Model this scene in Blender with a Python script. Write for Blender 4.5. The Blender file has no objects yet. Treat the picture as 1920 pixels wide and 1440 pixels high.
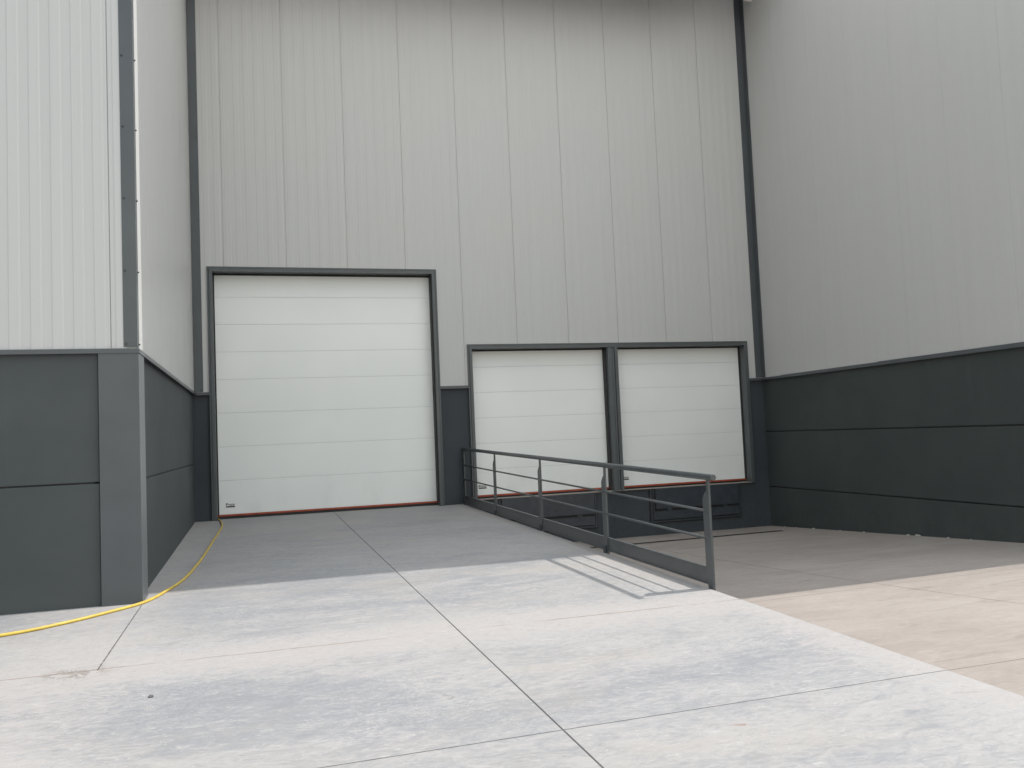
import bpy, bmesh, math, random
from mathutils import Vector, Matrix
random.seed(7)
scn = bpy.context.scene
COL = scn.collection
R = math.radians

# ---------------------------------------------------------------- measured layout (metres)
XL, XR, YB = -1.377, 10.033, -7.253      # left corner line, right wall, front of the left wing
TR = 2.264                               # top of the base trim
A0, A1, T0 = -1.154, 3.009, 4.519        # big door frame
E0, E1, T1 = 3.561, 9.711, 3.063         # pair of dock doors, frame outside
ROOF = 10.9
SUN_EL = 53.0

# ---------------------------------------------------------------- node helpers
class NT:
    def __init__(self, name):
        self.m = bpy.data.materials.new(name); self.m.use_nodes = True
        self.t = self.m.node_tree; self.t.nodes.clear()
        self.out = self.n('ShaderNodeOutputMaterial')
        self.b = self.n('ShaderNodeBsdfPrincipled')
        self.l(self.b.outputs[0], self.out.inputs[0])
        self.co = self.n('ShaderNodeTexCoord').outputs['Object']
    def n(self, t, **k):
        nd = self.t.nodes.new(t)
        for a, v in k.items(): setattr(nd, a, v)
        return nd
    def l(self, a, b): self.t.links.new(a, b)
    def put(self, sock, v):
        if hasattr(v, 'links') or hasattr(v, 'is_linked'): self.l(v, sock)
        else: sock.default_value = v
    def math(self, op, a, b=0.0, clamp=False):
        nd = self.n('ShaderNodeMath', operation=op, use_clamp=clamp)
        self.put(nd.inputs[0], a); self.put(nd.inputs[1], b); return nd.outputs[0]
    def mapping(self, scale=(1,1,1), loc=(0,0,0), rot=(0,0,0), vec=None):
        nd = self.n('ShaderNodeMapping'); self.l(vec or self.co, nd.inputs[0])
        nd.inputs['Scale'].default_value = scale; nd.inputs['Location'].default_value = loc
        nd.inputs['Rotation'].default_value = rot; return nd.outputs[0]
    def noise(self, scale, detail=4, rough=.55, dist=0, vec=None):
        nd = self.n('ShaderNodeTexNoise'); self.l(vec or self.co, nd.inputs['Vector'])
        nd.inputs['Scale'].default_value = scale; nd.inputs['Detail'].default_value = detail
        nd.inputs['Roughness'].default_value = rough; nd.inputs['Distortion'].default_value = dist
        return nd.outputs['Fac']
    def step(self, v, a, b, lo=0.0, hi=1.0, smooth=True):
        nd = self.n('ShaderNodeMapRange', interpolation_type='SMOOTHSTEP' if smooth else 'LINEAR')
        self.put(nd.inputs['Value'], v)
        self.put(nd.inputs['From Min'], a); self.put(nd.inputs['From Max'], b)
        self.put(nd.inputs['To Min'], lo); self.put(nd.inputs['To Max'], hi); return nd.outputs[0]
    def mix(self, f, a, b, mode='MIX'):
        nd = self.n('ShaderNodeMix', data_type='RGBA', blend_type=mode)
        self.put(nd.inputs[0], f)
        for s, v in ((nd.inputs[6], a), (nd.inputs[7], b)):
            if isinstance(v, tuple): s.default_value = (*v, 1)
            else: self.l(v, s)
        return nd.outputs[2]
    def bump(self, h, strength, dist=.01, prev=None):
        nd = self.n('ShaderNodeBump'); nd.inputs['Strength'].default_value = strength
        nd.inputs['Distance'].default_value = dist; self.l(h, nd.inputs['Height'])
        if prev is not None: self.l(prev, nd.inputs['Normal'])
        return nd.outputs[0]
    def fin(self, col, rough=.5, bump=None, spec=.5, metal=0.0):
        if isinstance(col, tuple): self.b.inputs['Base Color'].default_value = (*col, 1)
        else: self.l(col, self.b.inputs['Base Color'])
        self.put(self.b.inputs['Roughness'], rough)
        self.b.inputs['Specular IOR Level'].default_value = spec
        self.b.inputs['Metallic'].default_value = metal
        if bump is not None: self.l(bump, self.b.inputs['Normal'])
        return self.m
    def xyz(self):
        s = self.n('ShaderNodeSeparateXYZ'); self.l(self.co, s.inputs[0]); return s.outputs

def mat_plain(name, col, rough=.5, var=.06, bump=.0, scale=3.0, spec=.5):
    n = NT(name)
    a = n.noise(scale, 5, .6)
    c = n.mix(n.step(a, .35, .65), tuple(x*(1-var) for x in col), tuple(min(1, x*(1+var)) for x in col))
    fine = n.noise(scale*25, 3, .6)
    r = n.step(n.noise(.8, 2, .5), .3, .7, rough-.03, rough+.03)
    return n.fin(c, r, n.bump(fine, bump, .004) if bump else None, spec)

def mat_cladding():
    n = NT('grey_cladding')
    # coated steel: faint rain streaks running down the sheet, slow waviness in the reflections
    streak = n.noise(1, 5, .6, 0, n.mapping((9, 9, .16)))
    slow = n.noise(.5, 3, .5)
    c = n.mix(n.step(streak, .3, .72), (.475, .475, .47), (.49, .49, .485))
    c = n.mix(n.math('MULTIPLY', n.step(slow, .4, .7), .35), c, (.49, .482, .465))
    wav = n.noise(1, 2, .5, 0, n.mapping((3.2, 3.2, .5)))
    b = n.bump(wav, .12, .02)
    b = n.bump(streak, .02, .003, b)
    return n.fin(c, .42, b, .5)

def mat_door():
    n = NT('white_door_paint')
    wood = n.noise(1, 4, .6, 0, n.mapping((2, 2, 160)))
    slow = n.noise(.8, 3, .5)
    c = n.mix(n.step(slow, .35, .7), (.79, .805, .79), (.82, .83, .81))
    dirt = n.noise(1.2, 6, .65, 0, n.mapping((1.6, 1.6, .7)))
    z = n.xyz()[2]
    low = n.math('MULTIPLY', n.step(z, .9, .0), n.step(dirt, .45, .75))
    c = n.mix(n.math('MULTIPLY', low, .25), c, (.5, .48, .44))
    b = n.bump(wood, .10, .002)
    b = n.bump(n.noise(2.2, 2, .5), .1, .012, b)
    return n.fin(c, .42, b, .45)

def mat_painted_concrete(name, col, tint):
    n = NT(name)
    big = n.noise(.7, 5, .6, .3)
    streak = n.noise(1, 5, .65, 0, n.mapping((5, 5, .35)))
    c = n.mix(n.step(big, .32, .68), col, tint)
    c = n.mix(n.math('MULTIPLY', n.step(streak, .55, .8), .25), c, tuple(min(1, x*1.5) for x in tint))
    # splash dust and scuffs, strongest just above the paving, with a ragged top
    z = n.xyz()[2]
    h = n.math('ADD', z, n.math('MULTIPLY', n.noise(3, 5, .7), -.5))
    d = n.math('MULTIPLY', n.step(h, -.25, -.75), n.step(n.noise(9, 5, .7), .35, .7))
    c = n.mix(n.math('MULTIPLY', d, .035), c, (.3, .28, .25))
    sc = n.step(n.noise(1, 4, .8, 0, n.mapping((14, 14, 40))), .71, .76)
    c = n.mix(n.math('MULTIPLY', sc, .25), c, (.22, .22, .21))
    b = n.bump(n.noise(60, 3, .6), .25, .002)
    b = n.bump(n.noise(2.5, 3, .5), .12, .012, b)
    return n.fin(c, .68, b, .25)

def line_mask(n, d, half, soft):
    return n.step(d, half, half+soft, 1.0, 0.0)

def mat_ramp():
    n = NT('ramp_concrete')
    x, y, z = n.xyz()
    # large power-float patches, drawn out across the ramp
    big = n.noise(1, 6, .62, .8, n.mapping((.34, .75, 1), (3.1, .7, 0)))
    mid = n.noise(1, 7, .66, 1.2, n.mapping((1.1, 2.6, 1), (0, 0, 0), (0, 0, R(-6))))
    swirl = n.noise(1, 6, .7, 2.6, n.mapping((4.2, 8.5, 4), (0, 0, 0), (0, 0, R(-14))))
    fleck = n.noise(1, 5, .75, 1.4, n.mapping((11, 27, 11), (0, 0, 0), (0, 0, R(-9))))
    grain = n.noise(180, 2, .6)
    f = n.math('ADD', n.math('MULTIPLY', big, .62), n.math('MULTIPLY', mid, .38))
    # joint distances
    jx = n.math('ABSOLUTE', n.math('ADD', n.math('SUBTRACT', x, .958), n.math('MULTIPLY', y, .0155)))
    t1 = n.math('ADD', y, n.math('ADD', 9.53, n.math('MULTIPLY', n.math('SUBTRACT', n.noise(1.4, 3, .6), .5), .07)))
    j1 = n.math('ABSOLUTE', t1)
    j2 = n.math('ABSOLUTE', n.math('ADD', n.math('ADD', y, 11.795), n.math('MULTIPLY', x, -.0165)))
    jit = n.math('MULTIPLY', n.math('SUBTRACT', n.noise(26, 2, .6), .5), .012)
    j3 = n.math('ABSOLUTE', n.math('ADD', n.math('ADD', x, 1.385), jit))
    seg3 = n.math('MULTIPLY', n.step(y, -9.56, -9.54, 0, 1), n.step(y, -7.36, -7.30, 1, 0))
    ed = n.math('ABSOLUTE', n.math('ADD', n.math('SUBTRACT', x, 3.39), n.math('MULTIPLY', y, .0167)))
    # pale, pinkish cement skin along joints and edge, where the float did not reach
    wob = n.math('MULTIPLY', n.math('SUBTRACT', mid, .5), 1.0)
    band = n.step(n.math('ADD', j1, wob), .05, .60, 1, 0)
    band2 = n.step(n.math('ADD', ed, wob), .0, .55, .9, 0)
    band3 = n.step(n.math('ADD', n.math('ABSOLUTE', n.math('ADD', x, 1.7)), wob), .1, .9, .8, 0)
    pale = n.math('MAXIMUM', n.math('MAXIMUM', band, band2), n.math('MULTIPLY', band3, .7))
    f2 = n.math('ADD', f, n.math('MULTIPLY', pale, .20))
    f3 = n.math('ADD', f2, n.math('MULTIPLY', n.math('SUBTRACT', swirl, .5), .75))
    smear = n.noise(1, 6, .72, 3.2, n.mapping((2.6, 6.5, 3), (2, 9, 0), (0, 0, R(11))))
    c = n.mix(n.step(f3, .33, .68), (.228, .231, .241), (.336, .322, .311))
    c = n.mix(n.math('MULTIPLY', n.step(smear, .53, .60), n.step(mid, .42, .62, 0, .45)), c, (.37, .358, .35))
    c = n.mix(n.math('MULTIPLY', n.step(smear, .44, .37), n.step(mid, .62, .40, 0, .5)), c, (.215, .217, .225))
    ti = n.noise(1, 4, .6, .5, n.mapping((.5, .9, 1), (8, 3, 0)))
    c = n.mix(n.math('MULTIPLY', n.step(ti, .5, .72), .5), c, (.335, .305, .27))
    c = n.mix(n.math('MULTIPLY', pale, n.step(swirl, .35, .65, .25, .8)), c, (.375, .342, .325))
    c = n.mix(n.math('MULTIPLY', n.step(fleck, .56, .66), .6), c, (.41, .40, .39))
    c = n.mix(n.math('MULTIPLY', n.step(fleck, .44, .33), .35), c, (.19, .19, .20))
    c = n.mix(n.math('MULTIPLY', n.step(grain, .58, .75), .22), c, (.18, .175, .17))
    curl = n.noise(1, 3, .6, 4.5, n.mapping((4.5, 7.5, 4), (3, 1, 0), (0, 0, R(38))))
    cz = n.step(n.noise(1, 4, .6, .5, n.mapping((.8, 1.3, 1), (9, 4, 0))), .42, .60)
    rid = n.step(n.math('ABSOLUTE', n.math('SUBTRACT', curl, .5)), .004, .030, 1, 0)
    c = n.mix(n.math('MULTIPLY', n.math('MULTIPLY', rid, cz), .5), c, (.40, .39, .38))
    rid2 = n.step(n.math('ABSOLUTE', n.math('SUBTRACT', curl, .42)), .002, .022, 1, 0)
    c = n.mix(n.math('MULTIPLY', n.math('MULTIPLY', rid2, cz), .35), c, (.19, .19, .20))
    # dust and brown stains on a few patches
    st = n.noise(1, 6, .7, .6, n.mapping((1.6, 3.4, 1), (5.5, 2.2, 0)))
    c = n.mix(n.math('MULTIPLY', n.step(st, .63, .74), .35), c, (.22, .185, .15))
    # a few scuffs where something was dragged
    for sx, sy, a, ln, w, colr in ((.73, -11.08, -1.2, .20, .035, (.13, .125, .12)), (1.02, -7.45, .1, .30, .05, (.20, .185, .165)), (2.02, -12.06, -.3, .10, .02, (.22, .12, .08)), (.75, -7.75, .15, .22, .04, (.21, .195, .175))):
        dx = n.math('SUBTRACT', x, sx); dy = n.math('SUBTRACT', y, sy)
        uu = n.math('ADD', n.math('MULTIPLY', dx, math.cos(a)/ln), n.math('MULTIPLY', dy, math.sin(a)/ln))
        vv = n.math('ADD', n.math('MULTIPLY', dx, -math.sin(a)/w), n.math('MULTIPLY', dy, math.cos(a)/w))
        rr = n.math('SQRT', n.math('ADD', n.math('POWER', n.math('ABSOLUTE', uu), 2), n.math('POWER', n.math('ABSOLUTE', vv), 2)))
        mk = n.math('MULTIPLY', n.step(rr, .3, 1.1, 1, 0), n.step(n.noise(16, 5, .75, 1), .46, .58))
        c = n.mix(n.math('MULTIPLY', mk, .6), c, colr)
    # saw cuts and the hand-made construction joint
    cut = n.math('MAXIMUM', line_mask(n, jx, .0030, .004), line_mask(n, j2, .0022, .003))
    c3 = n.math('MULTIPLY', n.math('MULTIPLY', line_mask(n, j3, .0025, .004), seg3), n.step(n.noise(7, 3, .6), .30, .5, .35, .9))
    cut = n.math('MAXIMUM', cut, c3)
    con = n.math('MULTIPLY', line_mask(n, j1, .004, .010), n.step(n.noise(1.1, 4, .7), .40, .58))
    c = n.mix(n.math('MULTIPLY', con, .75), c, (.19, .14, .11))
    c = n.mix(n.math('MULTIPLY', cut, .88), c, (.055, .052, .05))
    # broken arris at the foot of the short cut
    sp = n.math('SQRT', n.math('ADD', n.math('POWER', n.math('MULTIPLY', n.math('ADD', x, 1.52), .75), 2), n.math('POWER', n.math('ADD', y, 9.57), 2)))
    spm = n.math('MULTIPLY', n.step(sp, .05, .24, 1, 0), n.step(n.noise(14, 5, .75, 1), .46, .60))
    c = n.mix(n.math('MULTIPLY', spm, .7), c, (.22, .19, .155))
    hgt = n.math('SUBTRACT', n.math('ADD', n.math('MULTIPLY', swirl, .6), n.math('MULTIPLY', fleck, .5)), n.math('ADD', n.math('MULTIPLY', cut, 2.0), spm))
    b = n.bump(hgt, .6, .007)
    b = n.bump(grain, .15, .001, b)
    return n.fin(c, n.step(f3, .3, .7, .62, .8), b, .35)

def mat_yard():
    n = NT('yard_concrete')
    x, y, z = n.xyz()
    big = n.noise(1, 6, .62, .6, n.mapping((.45, .8, 1), (1, 4, 0)))
    mid = n.noise(1, 6, .68, .9, n.mapping((1.5, 3.8, 1)))
    fine = n.noise(1, 6, .75, 1.5, n.mapping((7, 16, 7)))
    f = n.math('ADD', n.math('ADD', n.math('MULTIPLY', big, .38), n.math('MULTIPLY', mid, .26)), n.math('MULTIPLY', fine, .36))
    c = n.mix(n.step(f, .32, .68), (.258, .222, .197), (.364, .322, .289))
    grain = n.noise(120, 3, .7)
    c = n.mix(n.math('MULTIPLY', n.step(grain, .56, .72), .30), c, (.17, .15, .13))
    sp = n.noise(46, 3, .7)
    c = n.mix(n.math('MULTIPLY', n.step(sp, .64, .72), .45), c, (.44, .40, .35))
    st = n.noise(1, 6, .7, .8, n.mapping((1.1, 5.0, 1), (2, 7, 0)))
    c = n.mix(n.math('MULTIPLY', n.step(st, .57, .68), .42), c, (.19, .165, .145))
    jl = n.math('ABSOLUTE', n.math('SUBTRACT', x, 6.2))
    jt = n.math('ABSOLUTE', n.math('ADD', n.math('ADD', y, 8.08), n.math('MULTIPLY', n.math('SUBTRACT', n.noise(1.2, 3, .6), .5), .05)))
    jt2 = n.math('ABSOLUTE', n.math('ADD', y, 11.42))
    brk = n.step(n.noise(1.6, 4, .7), .36, .52)
    cut = n.math('MAXIMUM', n.math('MULTIPLY', line_mask(n, jl, .006, .012), n.math('MULTIPLY', brk, .6)),
                 n.math('MAXIMUM', n.math('MULTIPLY', line_mask(n, jt, .004, .014), .45), n.math('MULTIPLY', line_mask(n, jt2, .004, .004), .85)))
    c = n.mix(n.math('MULTIPLY', cut, .85), c, (.07, .06, .055))
    b = n.bump(n.math('SUBTRACT', n.math('ADD', n.math('MULTIPLY', mid, .7), n.math('MULTIPLY', grain, .25)), cut), .4, .006)
    return n.fin(c, .78, b, .3)

M = {}
M['clad'] = mat_cladding()
M['door'] = mat_door()
M['conc'] = mat_painted_concrete('anthracite_concrete', (.056, .064, .067), (.068, .076, .078))
M['base_shade_back'] = mat_painted_concrete('navy_shaded_concrete', (.043, .049, .056), (.051, .057, .064))  # bluer, darker copy of the base paint: the bay's shade in its colour
M['base_shade_right'] = mat_painted_concrete('green_shaded_concrete', (.046, .055, .055), (.055, .064, .063))  # greener copy of the base paint, darkened for the right wall's shade
M['trim'] = mat_plain('anthracite_sheet_metal', (.072, .081, .088), .33, .05, 0, 2)
M['frame'] = mat_plain('anthracite_door_frame', (.075, .085, .090), .36, .05, 0, 2)
M['rail'] = mat_plain('grey_rail_paint', (.062, .069, .073), .34, .08, 0, 6)
M['black'] = mat_plain('black_rubber', (.012, .012, .013), .6, .1, .1, 8)
M['red'] = mat_plain('red_rubber', (.33, .055, .022), .55, .15, .1, 6)
M['gasket'] = mat_plain('grey_gasket', (.22, .22, .22), .6, .05, 0, 5)
M['hose'] = mat_plain('yellow_hose', (.52, .37, .06), .5, .10, .05, 9)
M['steel'] = mat_plain('dock_steel', (.036, .042, .052), .42, .12, 0, 5)
M['screw'] = mat_plain('screw_steel', (.05, .052, .055), .4, .1, 0, 20)
M['grate'] = mat_plain('drain_iron', (.018, .017, .017), .7, .2, .1, 20)
M['stone'] = mat_plain('pebble_stone', (.12, .115, .11), .85, .3, .4, 60)
M['crumb'] = mat_plain('mortar', (.50, .48, .44), .9, .15, .4, 60)
M['soffit'] = mat_plain('roof_sheet', (.12, .12, .115), .5, .05, 0, 1)
M['pale'] = mat_plain('pale_gutter', (.68, .66, .62), .45, .05, 0, 4)
def mat_poly():  # sheet added to diffuse more light into the bay
    n = NT('added_translucent_sheet')
    tr = n.n('ShaderNodeBsdfTranslucent'); tr.inputs[0].default_value = (.94, .94, .93, 1)
    mx = n.n('ShaderNodeMixShader'); mx.inputs[0].default_value = .93
    n.l(n.b.outputs[0], mx.inputs[1]); n.l(tr.outputs[0], mx.inputs[2]); n.l(mx.outputs[0], n.out.inputs[0])
    return n.fin((.8, .82, .82), .4)
M['poly'] = mat_poly()
M['ramp'] = mat_ramp(); M['yard'] = mat_yard()
M['ground'] = mat_plain('far_ground', (.36, .34, .31), .85, .2, .3, .6)

# ---------------------------------------------------------------- mesh helpers
def box(bm, x0, x1, y0, y1, z0, z1):
    v = [bm.verts.new(p) for p in ((x0,y0,z0),(x1,y0,z0),(x1,y1,z0),(x0,y1,z0),(x0,y0,z1),(x1,y0,z1),(x1,y1,z1),(x0,y1,z1))]
    for f in ((3,2,1,0),(4,5,6,7),(0,1,5,4),(1,2,6,5),(2,3,7,6),(3,0,4,7)): bm.faces.new([v[i] for i in f])

def sweep(bm, path, prof):
    """profile (outward offset, z) swept along a plan polyline; outward is to the right of travel"""
    n = len(path); rings = []
    dirs = [(Vector(path[i+1])-Vector(path[i])).normalized() for i in range(n-1)]
    for i, p in enumerate(path):
        d0 = dirs[max(0, i-1)]; d1 = dirs[min(n-2, i)]
        n0 = Vector((d0.y, -d0.x)); n1 = Vector((d1.y, -d1.x))
        m = (n0+n1).normalized(); k = 1/max(.2, m.dot(n1))
        rings.append([bm.verts.new((p[0]+m.x*o*k, p[1]+m.y*o*k, z)) for o, z in prof])
    for a, b in zip(rings, rings[1:]):
        for i in range(len(prof)):
            j = (i+1) % len(prof); bm.faces.new((a[i], b[i], b[j], a[j]))
    bm.faces.new(rings[0][::-1]); bm.faces.new(rings[-1])

def tube(bm, pts, r, seg=12, cap=True):
    pts = [Vector(p) for p in pts]; rings = []
    up = Vector((0, 0, 1))
    for i, p in enumerate(pts):
        t = (pts[min(i+1, len(pts)-1)]-pts[max(i-1, 0)]).normalized()
        s = t.cross(up)
        if s.length < 1e-4: s = Vector((1, 0, 0))
        s.normalize(); u = s.cross(t)
        rings.append([bm.verts.new(p+(s*math.cos(a)+u*math.sin(a))*r) for a in [2*math.pi*k/seg for k in range(seg)]])
    for a, b in zip(rings, rings[1:]):
        for i in range(seg):
            j = (i+1) % seg; f = bm.faces.new((a[i], a[j], b[j], b[i])); f.smooth = True
    if cap: bm.faces.new(rings[0][::-1]); bm.faces.new(rings[-1])

def link(name, bm, m, parent=None, bevel=0, recalc=True):
    me = bpy.data.meshes.new(name)
    if recalc: bmesh.ops.recalc_face_normals(bm, faces=bm.faces)
    bm.to_mesh(me); bm.free()
    me.materials.append(M[m] if isinstance(m, str) else m)
    o = bpy.data.objects.new(name, me); COL.objects.link(o)
    if parent is not None:
        o.parent = parent
        w = Vector((0, 0, 0)); p = parent
        while p is not None: w += p.location; p = p.parent
        me.transform(Matrix.Translation(-w)) if False else None
        o.location = -w
    if bevel:
        b = o.modifiers.new('edge', 'BEVEL'); b.width = bevel; b.segments = 2; b.limit_method = 'ANGLE'; b.angle_limit = R(40)
    return o

def thing(name, label, cat, loc=(0, 0, 0), group=None):
    o = bpy.data.objects.new(name, None); COL.objects.link(o); o.location = loc; o.empty_display_size = .2
    o['label'] = label; o['category'] = cat
    if group: o['group'] = group
    return o

def B(): return bmesh.new()

def panel_line(s0, s1, seams, h=.0022, g=.012, sl=.005):
    """plan profile of ribbed sandwich panels: (s, n) points with raised bands and open seams"""
    pts = []
    ss = sorted(seams)
    w = ss[1]-ss[0]
    while ss[0] > s0: ss.insert(0, ss[0]-w)
    while ss[-1] < s1: ss.append(ss[-1]+w)
    for a, b in zip(ss, ss[1:]):
        pts += [(a-.0045, 0), (a-.003, -g), (a+.003, -g), (a+.0045, 0)]
        p = (b-a)/6
        for i in range(6):
            c = a+p*(i+.5); q = p/4
            pts += [(c-q-sl, 0), (c-q+sl, h), (c+q-sl, h), (c+q+sl, 0)]
    pts = sorted(set(pts))
    return [p for p in pts if s0 < p[0] < s1]

def clad(bm, p0, d, s0, s1, seams, zlo, ztop, cuts=(), h=.0022, g=.012, sl=.005):
    """zlo: function of s (middle of a strip); cuts: s where it changes"""
    d = Vector(d); nn = Vector((d.y, -d.x))
    pts = panel_line(s0, s1, seams, h, g, sl)
    def at(s):
        for (a, na), (b, nb) in zip(pts, pts[1:]):
            if a <= s <= b: return na+(nb-na)*(s-a)/max(1e-9, b-a)
        return 0
    pts = sorted(pts+[(s, at(s)) for s in (s0, s1, *cuts)])
    for (a, na), (b, nb) in zip(pts, pts[1:]):
        if b-a < 1e-6: continue
        z0 = zlo((a+b)/2)
        A = Vector(p0)+d*a+nn*na; Bv = Vector(p0)+d*b+nn*nb
        bm.faces.new([bm.verts.new(v) for v in ((A.x, A.y, z0), (Bv.x, Bv.y, z0), (Bv.x, Bv.y, ztop), (A.x, A.y, ztop))])

def screws(parent, pts, normal):
    q = Vector(normal).to_track_quat('Z', 'Y').to_matrix().to_4x4()
    for p in pts:
        bm = B()
        bmesh.ops.create_cone(bm, cap_ends=True, segments=12, radius1=.012, radius2=.011, depth=.004, matrix=Matrix.Translation(p) @ q @ Matrix.Translation((0, 0, .002)))
        bmesh.ops.create_cone(bm, cap_ends=True, segments=6, radius1=.0075, radius2=.007, depth=.009, matrix=Matrix.Translation(p) @ q @ Matrix.Translation((0, 0, .0085)))
        link('screw', bm, 'screw', parent)

# trim (drip flashing) profile: sloping top, upright lip, dark drip underneath
def trim_prof(inner, out, h=.045): return [(inner, TR+.012), (out-.004, TR), (out, TR-.004), (out, TR-h), (out-.008, TR-h), (out-.010, TR-.02), (inner, TR-.02)]

# ================================================================ LEFT WING
LW = thing('warehouse', 'light grey clad warehouse wing with anthracite base and corner column, beside the yellow hose', 'building', (-1.45, -7.2, -.13))
pf, ps = YB+.03, XL-.03                        # panel faces: front y, side x
bm = B()
clad(bm, (-12.0, pf), (1, 0), 0, 12+ps, [12-1.625-1.08*3, 12-1.625-1.08*2], lambda s: TR-.01, ROOF, h=.0080, sl=.0055)
clad(bm, (ps, pf), (0, 1), 0, -pf, [1.06, 2.14], lambda s: TR-.01, ROOF)
link('wall_cladding', bm, 'clad', LW, recalc=False)
# precast base panels, chamfered, with a shadow joint at 1.01
bm = B()
cf, cs = YB+.052, XL-.058
for z0, z1 in ((-1.2, 1.004), (1.018, TR-.022)):
    box(bm, -12, -1.745, cf, cf+.14, z0, z1)
    box(bm, cs-.14, cs, -6.862, .02, z0, z1)
link('concrete_base', bm, 'conc', LW, .006)
bm = B()
box(bm, -12, -1.80, cf+.02, cf+.2, -1.2, TR-.03); box(bm, cs-.2, cs-.02, -6.9, .02, -1.2, TR-.03)
link('joint_filler', bm, 'black', LW)
bm = B()
box(bm, -1.737, XL-.008, YB+.010, -6.855, -1.2, TR-.021)
link('corner_column', bm, 'trim', LW, .004)
bm = B()
sweep(bm, [(-12, YB+.06), (XL-.06, YB+.06), (XL-.06, -.035)], trim_prof(-.05, .06))
link('base_trim', bm, 'trim', LW)
bm = B()   # L-shaped corner flashing
f = .012
sweep(bm, [(-1.515, pf), (ps, pf), (ps, pf+.105)], [(.010, TR+.014), (.014, TR+.014), (.014, ROOF), (.010, ROOF)])
fl = link('corner_flashing', bm, 'trim', LW)
screws(fl, [(-1.492, pf-.014, 2.31+.7*k) for k in range(7)], (0, -1, 0))
screws(fl, [(ps+.014, pf+.082, 2.31+.7*k) for k in range(7)], (1, 0, 0))
bm = B(); box(bm, -12, XL-.03, YB, 12, ROOF, ROOF+.35)
link('roof', bm, 'soffit', LW)
bm = B(); box(bm, -12, cs-.22, cf+.22, 11.9, -1.2, ROOF-.01)
link('inner_wall', bm, 'soffit', LW)

# ================================================================ BACK HALL
BH = thing('warehouse', 'tall light grey clad loading hall at the back with three white overhead doors', 'building', (4.3, 0, 0))
def zlo(x):
    if A0 < x < A1: return T0-.02
    if E0 < x < E1: return T1-.02
    return TR-.01
seams = [-.863, .233, 1.335, 2.425, 3.51, 4.59, 5.67, 6.75, 7.83, 8.90, 9.97]
bm = B()
clad(bm, (0, 0), (1, 0), ps, XR+.02, seams, zlo, ROOF, cuts=(A0, A1, E0, E1), h=.0024)
link('wall_cladding', bm, 'clad', BH, recalc=False)
cb = .022
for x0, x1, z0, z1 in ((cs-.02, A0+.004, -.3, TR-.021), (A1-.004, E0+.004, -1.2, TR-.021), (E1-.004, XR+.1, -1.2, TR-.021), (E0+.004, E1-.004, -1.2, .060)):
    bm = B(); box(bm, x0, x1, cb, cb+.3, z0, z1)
    link('concrete_base', bm, 'base_shade_back', BH, .004)
for x0, x1 in ((XL+.004, A0-.001), (A1+.001, E0-.001), (E1+.001, XR-.05)):
    bm = B(); sweep(bm, [(x0, .02), (x1, .02)], trim_prof(-.02, .055, .05))
    link('base_trim', bm, 'trim', BH)
# corner flashings
bm = B(); box(bm, ps+.004, -1.252, -.014, -.004, TR+.013, ROOF)
fl = link('corner_flashing', bm, 'trim', BH)
screws(fl, [(-1.272, -.014, 2.31+.76*k) for k in range(11)], (0, -1, 0))
bm = B(); box(bm, 9.885, XR-.003, -.014, -.004, TR+.013, ROOF)
fl = link('corner_flashing', bm, 'trim', BH)
screws(fl, [(9.905, -.014, 2.40+.76*k) for k in range(11)], (0, -1, 0))

def frame_bars(bm, x0, x1, ztop, zbot, head=True):
    """outer angle, shadow groove, inner casing round an opening"""
    for w0, w1, pr in ((0, .030, -.030), (.036, .092, -.045)):
        box(bm, x0+w0, x1-w0, pr, .02, ztop-w1, ztop-w0)
        box(bm, x0+w0, x0+w1, pr, .02, zbot, ztop-w1)
        box(bm, x1-w1, x1-w0, pr, .02, zbot, ztop-w1)
    box(bm, x0+.030, x1-.030, -.022, .02, ztop-.036, ztop-.030)
    for a in (x0+.030, x1-.036): box(bm, a, a+.006, -.022, .02, zbot, ztop-.036)

LY = .20       # plane of the door leaves
bm = B()
frame_bars(bm, A0, A1, T0, -.03)
box(bm, A0+.05, A0+.091, .021, LY+.1, -.03, T0-.09); box(bm, A1-.091, A1-.05, .021, LY+.1, -.03, T0-.09)
box(bm, A0+.05, A1-.05, .021, LY+.1, T0-.091, T0-.04)
link('door_frame', bm, 'frame', BH, .002)
bm = B()
frame_bars(bm, E0, E1, T1, .066)
ML, MR = 6.475, 6.705
box(bm, ML+.006, ML+.10, -.030, .02, .066, T1-.093)
box(bm, ML+.108, ML+.150, -.022, .02, .066, T1-.093)
box(bm, ML+.156, MR-.008, -.045, .02, .066, T1-.093)
box(bm, E0+.05, E0+.091, .021, LY+.1, .066, T1-.09); box(bm, E1-.091, E1-.05, .021, LY+.1, .066, T1-.09)
box(bm, ML, MR, .021, LY+.1, .066, T1-.093)
box(bm, E0+.05, E1-.05, .021, LY+.1, T1-.0925, T1-.04)
link('door_frame', bm, 'frame', BH, .002)

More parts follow.
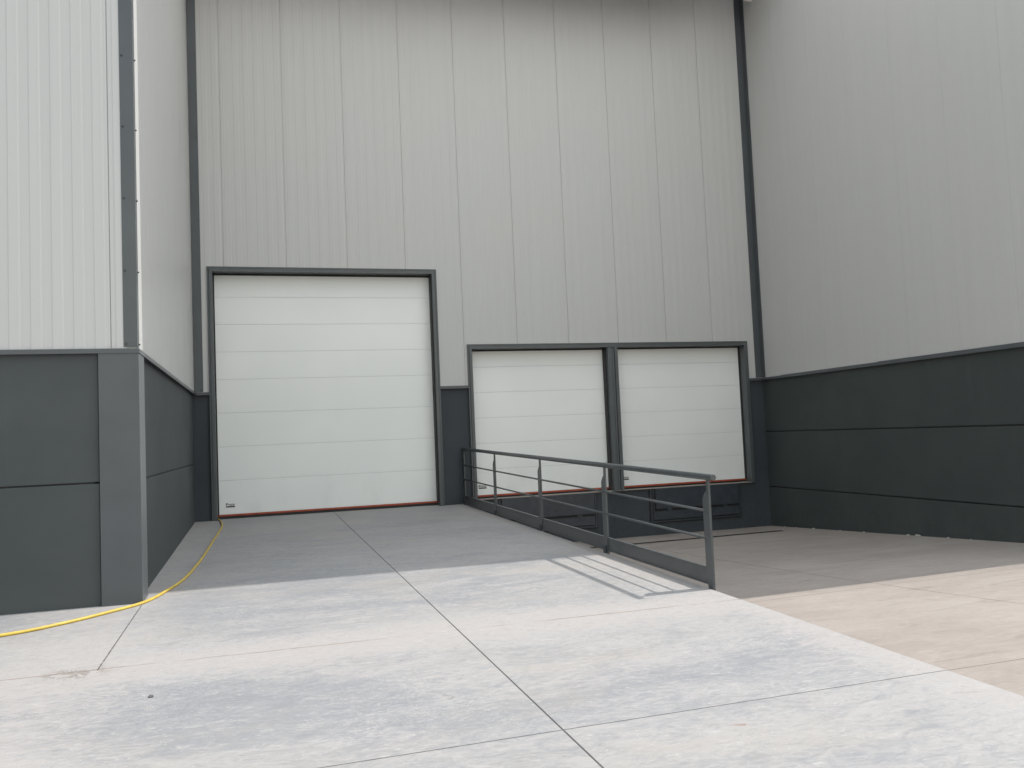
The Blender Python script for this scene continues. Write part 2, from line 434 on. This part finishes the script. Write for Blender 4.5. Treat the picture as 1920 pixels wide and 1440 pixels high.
def door(x0, x1, zb, zt, sections, rx, black):
    d = B(); z = zb
    for h in sections:
        z1 = min(z+h, zt)
        # each section: flat face with a rolled lip at the foot and a stepped top edge
        prof = [(.0, z+.004), (.0, z1-.006), (-.003, z1-.003), (-.005, z1-.001), (-.020, z1-.001), (-.020, z+.001), (-.004, z+.0015)]
        sweep(d, [(x0, LY), (x1, LY)], prof)
        z = z1
        if z >= zt-.01: break
    leaf = link('overhead_door', d, 'door', BH)
    s = B(); sweep(s, [(x0, LY), (x1, LY)], [(.004, zb), (.012, zb-.012), (.010, zb-.030), (-.03, zb-.030), (-.03, zb)])
    link('bottom_seal', s, 'red', leaf)
    s = B(); box(s, x0+.002, x1-.002, LY+.0065, LY+.012, zb, zt-.02); link('joint_gasket', s, 'gasket', leaf)
    s = B(); box(s, x0, x1, LY-.004, LY+.03, zb-.095, zb-.031); link('rubber_strip', s, 'black', leaf)
    s = B()
    box(s, x0-.001, x0+.022, LY-.03, LY-.002, zb, zt); box(s, x1-.018, x1+.001, LY-black, LY-.002, zb, zt)  # right seal widened so its black also holds the reveal's shade
    box(s, x0+.022, x1-.018, LY-.02, LY-.002, zt-.02, zt+.01)
    link('side_seal_and_shade', s, 'black', leaf)
    # maker's plate: an unreadable word over a black bar
    s = B(); bx = x0+rx; bz = zb+.125
    def blk(a, b, c, e): box(s, bx+a, bx+b, LY-.0035, LY-.001, bz+c, bz+e)
    blk(0, .155, 0, .022)
    blk(.0, .012, .032, .075); blk(.012, .034, .066, .075); blk(.030, .040, .046, .066); blk(.012, .034, .044, .052)
    px = .046
    for k in range(5):
        w = .018
        if k % 2: blk(px, px+.005, .032, .060); blk(px+.013, px+w, .032, .060); blk(px+.005, px+.013, .052, .060)
        else: blk(px, px+.005, .032, .060); blk(px+.005, px+w, .032, .038); blk(px+.005, px+w, .053, .060)
        px += w+.0042
    link('sticker', s, 'black', leaf)
    return leaf
door(A0+.091, A1-.091, .080, T0-.10, [.605]*4+[.5]*4, .135, .18)
door(E0+.091, ML-.001, .135, T1-.10, [.5]*6, .085, .15)
door(MR+.001, E1-.091, .135, T1-.10, [.5]*6, .050, .05)
bm = B(); box(bm, E0+.092, ML-.001, -.028, LY+.1, .0605, .071); box(bm, MR+.001, E1-.03, -.028, LY+.1, .0605, .071)
box(bm, ML-.0005, MR+.0005, -.05, .02, .0605, .0655)
link('dock_sill', bm, 'yard', BH)

def leveller(x0, x1):
    """steel dock leveller let into the wall: frame, hanging lip, hinge lugs, pit plate"""
    zt, zb = .056, -.63
    s = B()
    box(s, x0, x0+.035, -.012, .05, zb, zt); box(s, x1-.035, x1, -.012, .05, zb, zt)
    box(s, x0+.035, x1-.035, -.012, .05, zb, zb+.03)
    fr = link('dock_leveller', s, 'steel', BH, .002)
    s = B(); box(s, x0-.022, x0-.001, .012, .0219, zb-.022, zt); box(s, x1+.001, x1+.022, .012, .0219, zb-.022, zt); box(s, x0-.001, x1+.001, .012, .0219, zb-.022, zb-.001); link('shadow_gap', s, 'black', fr)
    s = B(); box(s, x0+.035, x1-.035, .0, .021, zb+.03, zt); link('pit_back', s, 'black', fr)
    s = B(); box(s, x0+.105, x1-.055, -.040, -.001, -.355, zt-.012); box(s, x0+.105, x1-.045, -.034, -.001, zt-.011, zt+.002)
    link('lip_plate', s, 'steel', fr, .003)
    s = B(); box(s, x0+.085, x1-.045, -.020, -.001, -.575, -.405); link('pit_plate', s, 'steel', fr, .003)
    for q in (.20, .82):
        s = B(); xx = x0+(x1-x0)*q; box(s, xx-.05, xx+.05, -.026, -.001, -.420, -.350); link('hinge_lug', s, 'steel', fr, .003)
    s = B()
    for q in (x0+.055, ): box(s, q, q+.030, -.018, -.001, -.575, zt-.012)
    link('side_guide', s, 'steel', fr, .002)
leveller(4.02, 6.09); leveller(7.27, 9.34)
bm = B(); box(bm, XL-.03, 24, -1.5, 12, ROOF, ROOF+.35); box(bm, XR+.3, 24, -6.79, -1.5, ROOF, ROOF+.35)
link('roof', bm, 'soffit', BH)
bm = B()                                         # unseen trapezoidal roof strip, its translucency added to brighten the shaded bay
px = []
xx = XL-.03
while xx < XR+.29:
    px += [(xx, 0), (xx+.06, 0), (xx+.085, .04), (xx+.125, .04), (xx+.15, 0)]; xx += .207
for (a, za), (b, zb) in zip(px, px[1:]):
    bm.faces.new([bm.verts.new(v) for v in ((a, -6.78, ROOF+.1+za), (b, -6.78, ROOF+.1+zb), (b, -1.5, ROOF+.1+zb), (a, -1.5, ROOF+.1+za))])
link('added_rooflight', bm, 'poly', BH, recalc=False)
bm = B(); box(bm, XL-.03, 9.0, -1.62, -1.50, 10.35, ROOF-.002)
link('added_shade_beam', bm, 'soffit', BH, .01)      # unseen beam added to darken the top of the back wall
bm = B(); box(bm, XL-.05, XR+.2, .6, 11.9, -1.2, ROOF-.01); link('inner_wall', bm, 'soffit', BH)

# ================================================================ RIGHT HALL
RH = thing('warehouse', 'plain grey clad hall on the right with dark three-tier concrete base and no doors', 'building', (XR+.1, -3.5, -.7))
YE, HL = -7.78, 7.8                              # lower front bay beyond the roof edge
bm = B()
clad(bm, (XR, 0), (0, -1), -.01, 6.79, [1.12, 2.2], lambda s: TR-.01, ROOF, h=.0007, g=.003)
clad(bm, (XR, 0), (0, -1), 6.79, -YE, [1.12, 2.2], lambda s: TR-.01, HL, h=.0007, g=.003)
clad(bm, (XR, YE), (1, 0), 0, 12, [1.12, 2.2], lambda s: TR-.01, HL, h=.0024)
clad(bm, (XR, -6.798), (1, 0), 0, 12, [1.12, 2.2], lambda s: HL-.01, ROOF, h=.0024)
link('wall_cladding', bm, 'clad', RH, recalc=False)
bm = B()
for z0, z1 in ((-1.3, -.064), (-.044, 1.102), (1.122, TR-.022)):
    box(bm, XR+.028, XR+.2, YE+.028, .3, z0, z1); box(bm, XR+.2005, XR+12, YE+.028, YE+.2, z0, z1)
link('concrete_base', bm, 'base_shade_right', RH, .011)
bm = B(); box(bm, XR+.05, XR+.25, YE+.05, .3, -1.3, TR-.03); box(bm, XR+.25, XR+11.98, YE+.05, YE+.25, -1.3, TR-.03); link('joint_filler', bm, 'black', RH)
bm = B()
ys = [-.034, -.75, -2.4, -3.62, -5.05, YE]
for i, (a, b) in enumerate(zip(ys, ys[1:])):
    dz = .003*(i % 2)+.004*i
    pr = [(o+(.003 if i % 2 else 0), z+(dz if z > TR-.01 else 0)) for o, z in trim_prof(-.03, .05, .05)]
    sweep(bm, [(XR+.02, a-.001), (XR+.02, b-.03)] if i < len(ys)-2 else [(XR+.02, a-.001), (XR+.02, YE+.02), (XR+12, YE+.02)], pr)
link('base_trim', bm, 'trim', RH)
bm = B(); sweep(bm, [(XR, YE+.13), (XR, YE), (XR+.13, YE)], [(.004, TR+.014), (.008, TR+.014), (.008, HL), (.004, HL)])
link('corner_flashing', bm, 'trim', RH)
bm = B(); box(bm, XR-.012, XR-.003, -.150, -.0145, TR+.013, ROOF)
link('corner_flashing', bm, 'trim', RH)
bm = B(); box(bm, XR+.3, 21.9, YE+.3, -6.80, -1.3, HL); box(bm, XR+.3, 22, -6.79, 11.9, -1.3, ROOF-.01); link('inner_wall', bm, 'soffit', RH)
bm = B(); box(bm, XR-.0, 22.1, YE-.05, -6.80, HL+.001, HL+.25); link('roof', bm, 'soffit', RH)
bm = B()                                         # end of the eaves gutter
sweep(bm, [(9.865, -.40), (XR-.016, -.40)], [(0, 10.43), (.02, 10.36), (.07, 10.322), (.12, 10.315), (.16, 10.36), (.18, 10.50), (.16, 10.54), (.0, 10.54)])
link('eaves_gutter', bm, 'pale', RH)

# ================================================================ GROUND
def edge_x(t): return 3.385+.0167*t
bm = B()
def rz(t): return -.0175*t
def q(bm, pts): bm.faces.new([bm.verts.new(p) for p in pts])
ts = [-.28]+[.5*i for i in range(0, 53)]
ch = .012
for a, b in zip(ts, ts[1:]):
    xl = lambda t: -1.44 if (a+b)/2 < 7.2 else -16
    q(bm, [(-1.6, -a, rz(a)), (edge_x(a)-ch, -a, rz(a)), (edge_x(b)-ch, -b, rz(b)), (-1.6, -b, rz(b))][::-1])
    if b > 7.0: q(bm, [(-16, -a, rz(a)), (-1.6, -a, rz(a)), (-1.6, -b, rz(b)), (-16, -b, rz(b))][::-1])
    q(bm, [(edge_x(a)-ch, -a, rz(a)), (edge_x(a), -a, rz(a)-ch), (edge_x(b), -b, rz(b)-ch), (edge_x(b)-ch, -b, rz(b))][::-1])
    q(bm, [(edge_x(a), -a, rz(a)-ch), (edge_x(a), -a, -1.3), (edge_x(b), -b, -1.3), (edge_x(b), -b, rz(b)-ch)][::-1])
bmesh.ops.remove_doubles(bm, verts=bm.verts, dist=1e-5)
o = link('ramp', bm, 'ramp'); o['kind'] = 'structure'
def yz(x, t):
    if t > 12.66: return -.0175*min(t, 26)-.006
    tilt = .085*max(0, min(1.2, (10-x)/5.6))*max(0, math.sin(math.pi*min(1, t/12.66)))**1.0
    base = -.885+.0519*t if t > 1.0 else -.885+.0519*t*.9+.0052*(t)
    return min(base-tilt, -.0175*t-.006)
bm = B()
xs = [2.6, 3.2, 3.8, 4.5, 5.2, 6, 7, 8, 9, 10.3, 14, 25, 45]
tt = [-.1, 0]+[.5*i for i in range(1, 60)]
grid = [[bm.verts.new((x, -t, yz(x, t))) for x in xs] for t in tt]
for r0, r1 in zip(grid, grid[1:]):
    for i in range(len(xs)-1):
        f = bm.faces.new((r0[i], r1[i], r1[i+1], r0[i+1])); f.smooth = True
o = link('yard', bm, 'yard'); o['kind'] = 'structure'
bm = B()
gz = -.47
O = [(-400, -400), (400, -400), (400, 400), (-400, 400)]; I = [(-15.5, -25.9), (44.5, -25.9), (44.5, 11), (-15.5, 11)]
for i in range(4):
    j = (i+1) % 4
    q(bm, [(*O[i], gz), (*O[j], gz), (*I[j], gz), (*I[i], gz)])
o = link('ground', bm, 'ground'); o['kind'] = 'structure'

# slot drain in front of the dock
DR = thing('drain_channel', 'narrow black slot drain set in the yard at the foot of the dock wall', 'drain', (6.5, -1.3, -.83))
bm = B()
for i in range(24):
    a = 3.55+i*.246; b = a+.240; x = (a+b)/2; z = yz(x, 1.3)+.004
    box(bm, a, b, -1.36, -1.335, z-.03, z+.003); box(bm, a, b, -1.265, -1.24, z-.03, z+.003)
    for k in range(4): box(bm, a+k*.06, a+k*.06+.02, -1.335, -1.265, z-.03, z+.002)
link('grating', bm, 'grate', DR)
bm = B()
for i in range(12):
    a = 3.55+i*.492; box(bm, a, a+.492, -1.37, -1.23, yz(a+.25, 1.3)-.05, yz(a+.25, 1.3)+.0035)
link('channel_body', bm, 'black', DR)

# ================================================================ RAILING
def rp(t): return 3.40+.0167*t
RL = thing('ramp_railing', 'grey steel railing with five posts along the open edge of the concrete ramp', 'railing', (rp(4.5), -4.5, rz(4.5)))
def hz(t, a, b): return a+(b-a)*t/9.0
bm = B(); tube(bm, [(rp(t), -t, hz(t, 1.052, .838)) for t in (.0, 3, 6, 9.16)], .029, 20)
link('handrail', bm, 'rail', RL, .004)
for a, b in ((.745, .532), (.475, .286)):
    bm = B(); tube(bm, [(rp(t)-.004, -t, hz(t, a, b)) for t in (.0, 3, 6, 9.0)], .0125, 12); link('mid_rail', bm, 'rail', RL)
PT = [-.0+.06, 2.14, 4.44, 6.71, 9.02]
for i, t in enumerate(PT):
    # flat bar standing in the plane of the railing, far top corner cut away to a neck under the handrail
    x = rp(t); w = .055; zb = rz(t)-.20; zt = hz(t, 1.052, .838)
    y0, y1 = -t-w, -t+w
    prof = [(y0, zb), (y1-.02, zb), (y1-.02, rz(t)+.02), (y1, rz(t)+.09), (y1, zt-.195), (y1-.050, zt-.135), (y0+.034, zt-.125), (y0+.030, zt-.02), (y0, zt-.02)]
    if i == 0: prof = [(-.11, zb), (-.008, zb), (-.008, zt-.02), (-.05, zt-.02), (-.11, zt-.15)]
    s = B(); k = .012
    A = [s.verts.new((x-k, y, z)) for y, z in prof]; Bq = [s.verts.new((x+k, y, z)) for y, z in prof]
    s.faces.new(A); s.faces.new(Bq[::-1])
    for a in range(len(prof)):
        b = (a+1) % len(prof); s.faces.new((A[a], Bq[a], Bq[b], A[b]))
    po = link('post', s, 'rail', RL, .0025)
    s = B(); box(s, x-.034, x+.018, -t-.035, -t+.035, zb, rz(t)+.085)
    if i < 4: link('mounting_bracket', s, 'steel', po, .004)
    else: s.free()
for a, b in zip(PT, PT[1:]):
    s = B()
    a2, b2 = a+.05, b-.052
    for (o0, o1, h0, h1) in ((-.006, .006, .0, .142), (-.018, .012, .1425, .150), (-.014, .012, -.006, -.0005)):
        vs = []
        for t in (a2, b2):
            zb = hz(t, .022, -.120)
            vs.append([s.verts.new((rp(t)+o, -t, zb+h)) for o, h in ((o0, h0), (o1, h0), (o1, h1), (o0, h1))])
        s.faces.new(vs[0][::-1]); s.faces.new(vs[1])
        for i in range(4): s.faces.new((vs[0][i], vs[0][(i+1) % 4], vs[1][(i+1) % 4], vs[1][i]))
    link('kick_plate', s, 'rail', RL)

# ================================================================ HOSE
hp = [(-4.4, -8.62), (-3.2, -8.42), (-2.325, -8.163), (-1.95, -7.93), (-1.62, -7.60), (-1.371, -7.276+.0), (-1.235, -6.80), (-1.117, -6.131), (-1.05, -5.15), (-1.01, -4.1), (-.985, -3.0), (-.955, -1.9), (-.945, -1.05), (-.985, -.45), (-1.03, -.05), (-1.05, .12)]
def cr(p, k=10):
    out = []
    for i in range(len(p)-1):
        p0, p1, p2, p3 = p[max(0, i-1)], p[i], p[i+1], p[min(len(p)-1, i+2)]
        for j in range(k):
            t = j/k
            out.append(tuple(.5*((2*b)+(-a+c)*t+(2*a-5*b+4*c-d)*t*t+(-a+3*b-3*c+d)*t**3) for a, b, c, d in zip(p0, p1, p2, p3)))
    return out+[p[-1]]
bm = B(); tube(bm, [(x, y, rz(-y)+.014) for x, y in cr(hp)], .0135, 14)
o = link('garden_hose', bm, 'hose'); o['label'] = 'yellow hose snaking across the ramp from the left edge to the big door'; o['category'] = 'hose'

# ================================================================ LOOSE STONES
def lump(name, x, y, z, r, m, label, cat, group=None):
    bm = B(); bmesh.ops.create_icosphere(bm, subdivisions=2, radius=r)
    for v in bm.verts:
        v.co *= 1+random.uniform(-.25, .25); v.co.z *= .6
    o = link(name, bm, m); o.location = (x, y, z+r*.4); o['label'] = label; o['category'] = cat
    if group: o['group'] = group
lump('pebble', -.96, -10.33, rz(10.33), .016, 'stone', 'dark pebble lying alone on the sunlit ramp left of the centre joint', 'pebble')
lump('pebble', -1.98, -7.92, rz(7.92), .009, 'stone', 'tiny dark pebble on the ramp between left wing and hose', 'pebble')
for i, y in enumerate((-.55, -.95, -1.55, -2.3, -3.0, -4.1, -4.25, -4.32, -4.95, -5.4)):
    lump('mortar_crumb', XR-.015-random.uniform(0, .05), y, yz(10, -y), random.uniform(.012, .026), 'crumb', 'small pale mortar crumb at the foot of the dark right wall', 'rubble', 'mortar crumbs along the right wall')

# ================================================================ CAMERA, LIGHT
yw, pt, ro = R(16.515), R(3.353), R(-2.473)
F = Vector((math.sin(yw)*math.cos(pt), math.cos(yw)*math.cos(pt), math.sin(pt)))
Rr = Vector((math.cos(yw), -math.sin(yw), 0)); U = Rr.cross(F)
R2 = math.cos(ro)*Rr+math.sin(ro)*U; U2 = -math.sin(ro)*Rr+math.cos(ro)*U
cd = bpy.data.cameras.new('camera'); cam = bpy.data.objects.new('camera', cd); COL.objects.link(cam)
m3 = Matrix((R2, U2, -F)).transposed()
cam.matrix_world = Matrix.Translation((-.285, -15.943, 1.3)) @ m3.to_4x4()
cd.sensor_width = 36; cd.lens = 36*1594.3/1920; cd.clip_end = 2000; cd.clip_start = .05
scn.camera = cam

el = R(SUN_EL)
sd = bpy.data.lights.new('sun', 'SUN'); so = bpy.data.objects.new('sun', sd); COL.objects.link(so)
sd.energy = 2.0; sd.angle = R(.53); sd.color = (1, .965, .92)
so.rotation_euler = Vector((-math.cos(el), 0, -math.sin(el))).to_track_quat('-Z', 'Y').to_euler()
so.location = (20, -5, 30)
w = bpy.data.worlds.new('World'); scn.world = w; w.use_nodes = True
nt = w.node_tree; nt.nodes.clear()
sk = nt.nodes.new('ShaderNodeTexSky'); sk.sky_type = 'NISHITA'; sk.sun_disc = False
sk.sun_elevation = el; sk.sun_rotation = R(90); sk.air_density = 3.0; sk.dust_density = 1.2; sk.ozone_density = 3.2; sk.altitude = 50
hs = nt.nodes.new('ShaderNodeHueSaturation'); hs.inputs['Saturation'].default_value = .42
bg = nt.nodes.new('ShaderNodeBackground'); bg.inputs[1].default_value = .15
wo = nt.nodes.new('ShaderNodeOutputWorld')
nt.links.new(sk.outputs[0], hs.inputs['Color']); wb = nt.nodes.new('ShaderNodeMix'); wb.data_type = 'RGBA'; wb.blend_type = 'MULTIPLY'; wb.inputs[0].default_value = 1
wb.inputs[7].default_value = (.985, .98, 1.0, 1)   # white balance tint, takes a little green out of the sky
nt.links.new(hs.outputs[0], wb.inputs[6]); nt.links.new(wb.outputs[2], bg.inputs[0]); nt.links.new(bg.outputs[0], wo.inputs[0])
scn.view_settings.view_transform = 'Standard'; scn.view_settings.look = 'None'
scn.view_settings.exposure = 0.92; scn.view_settings.gamma = 1
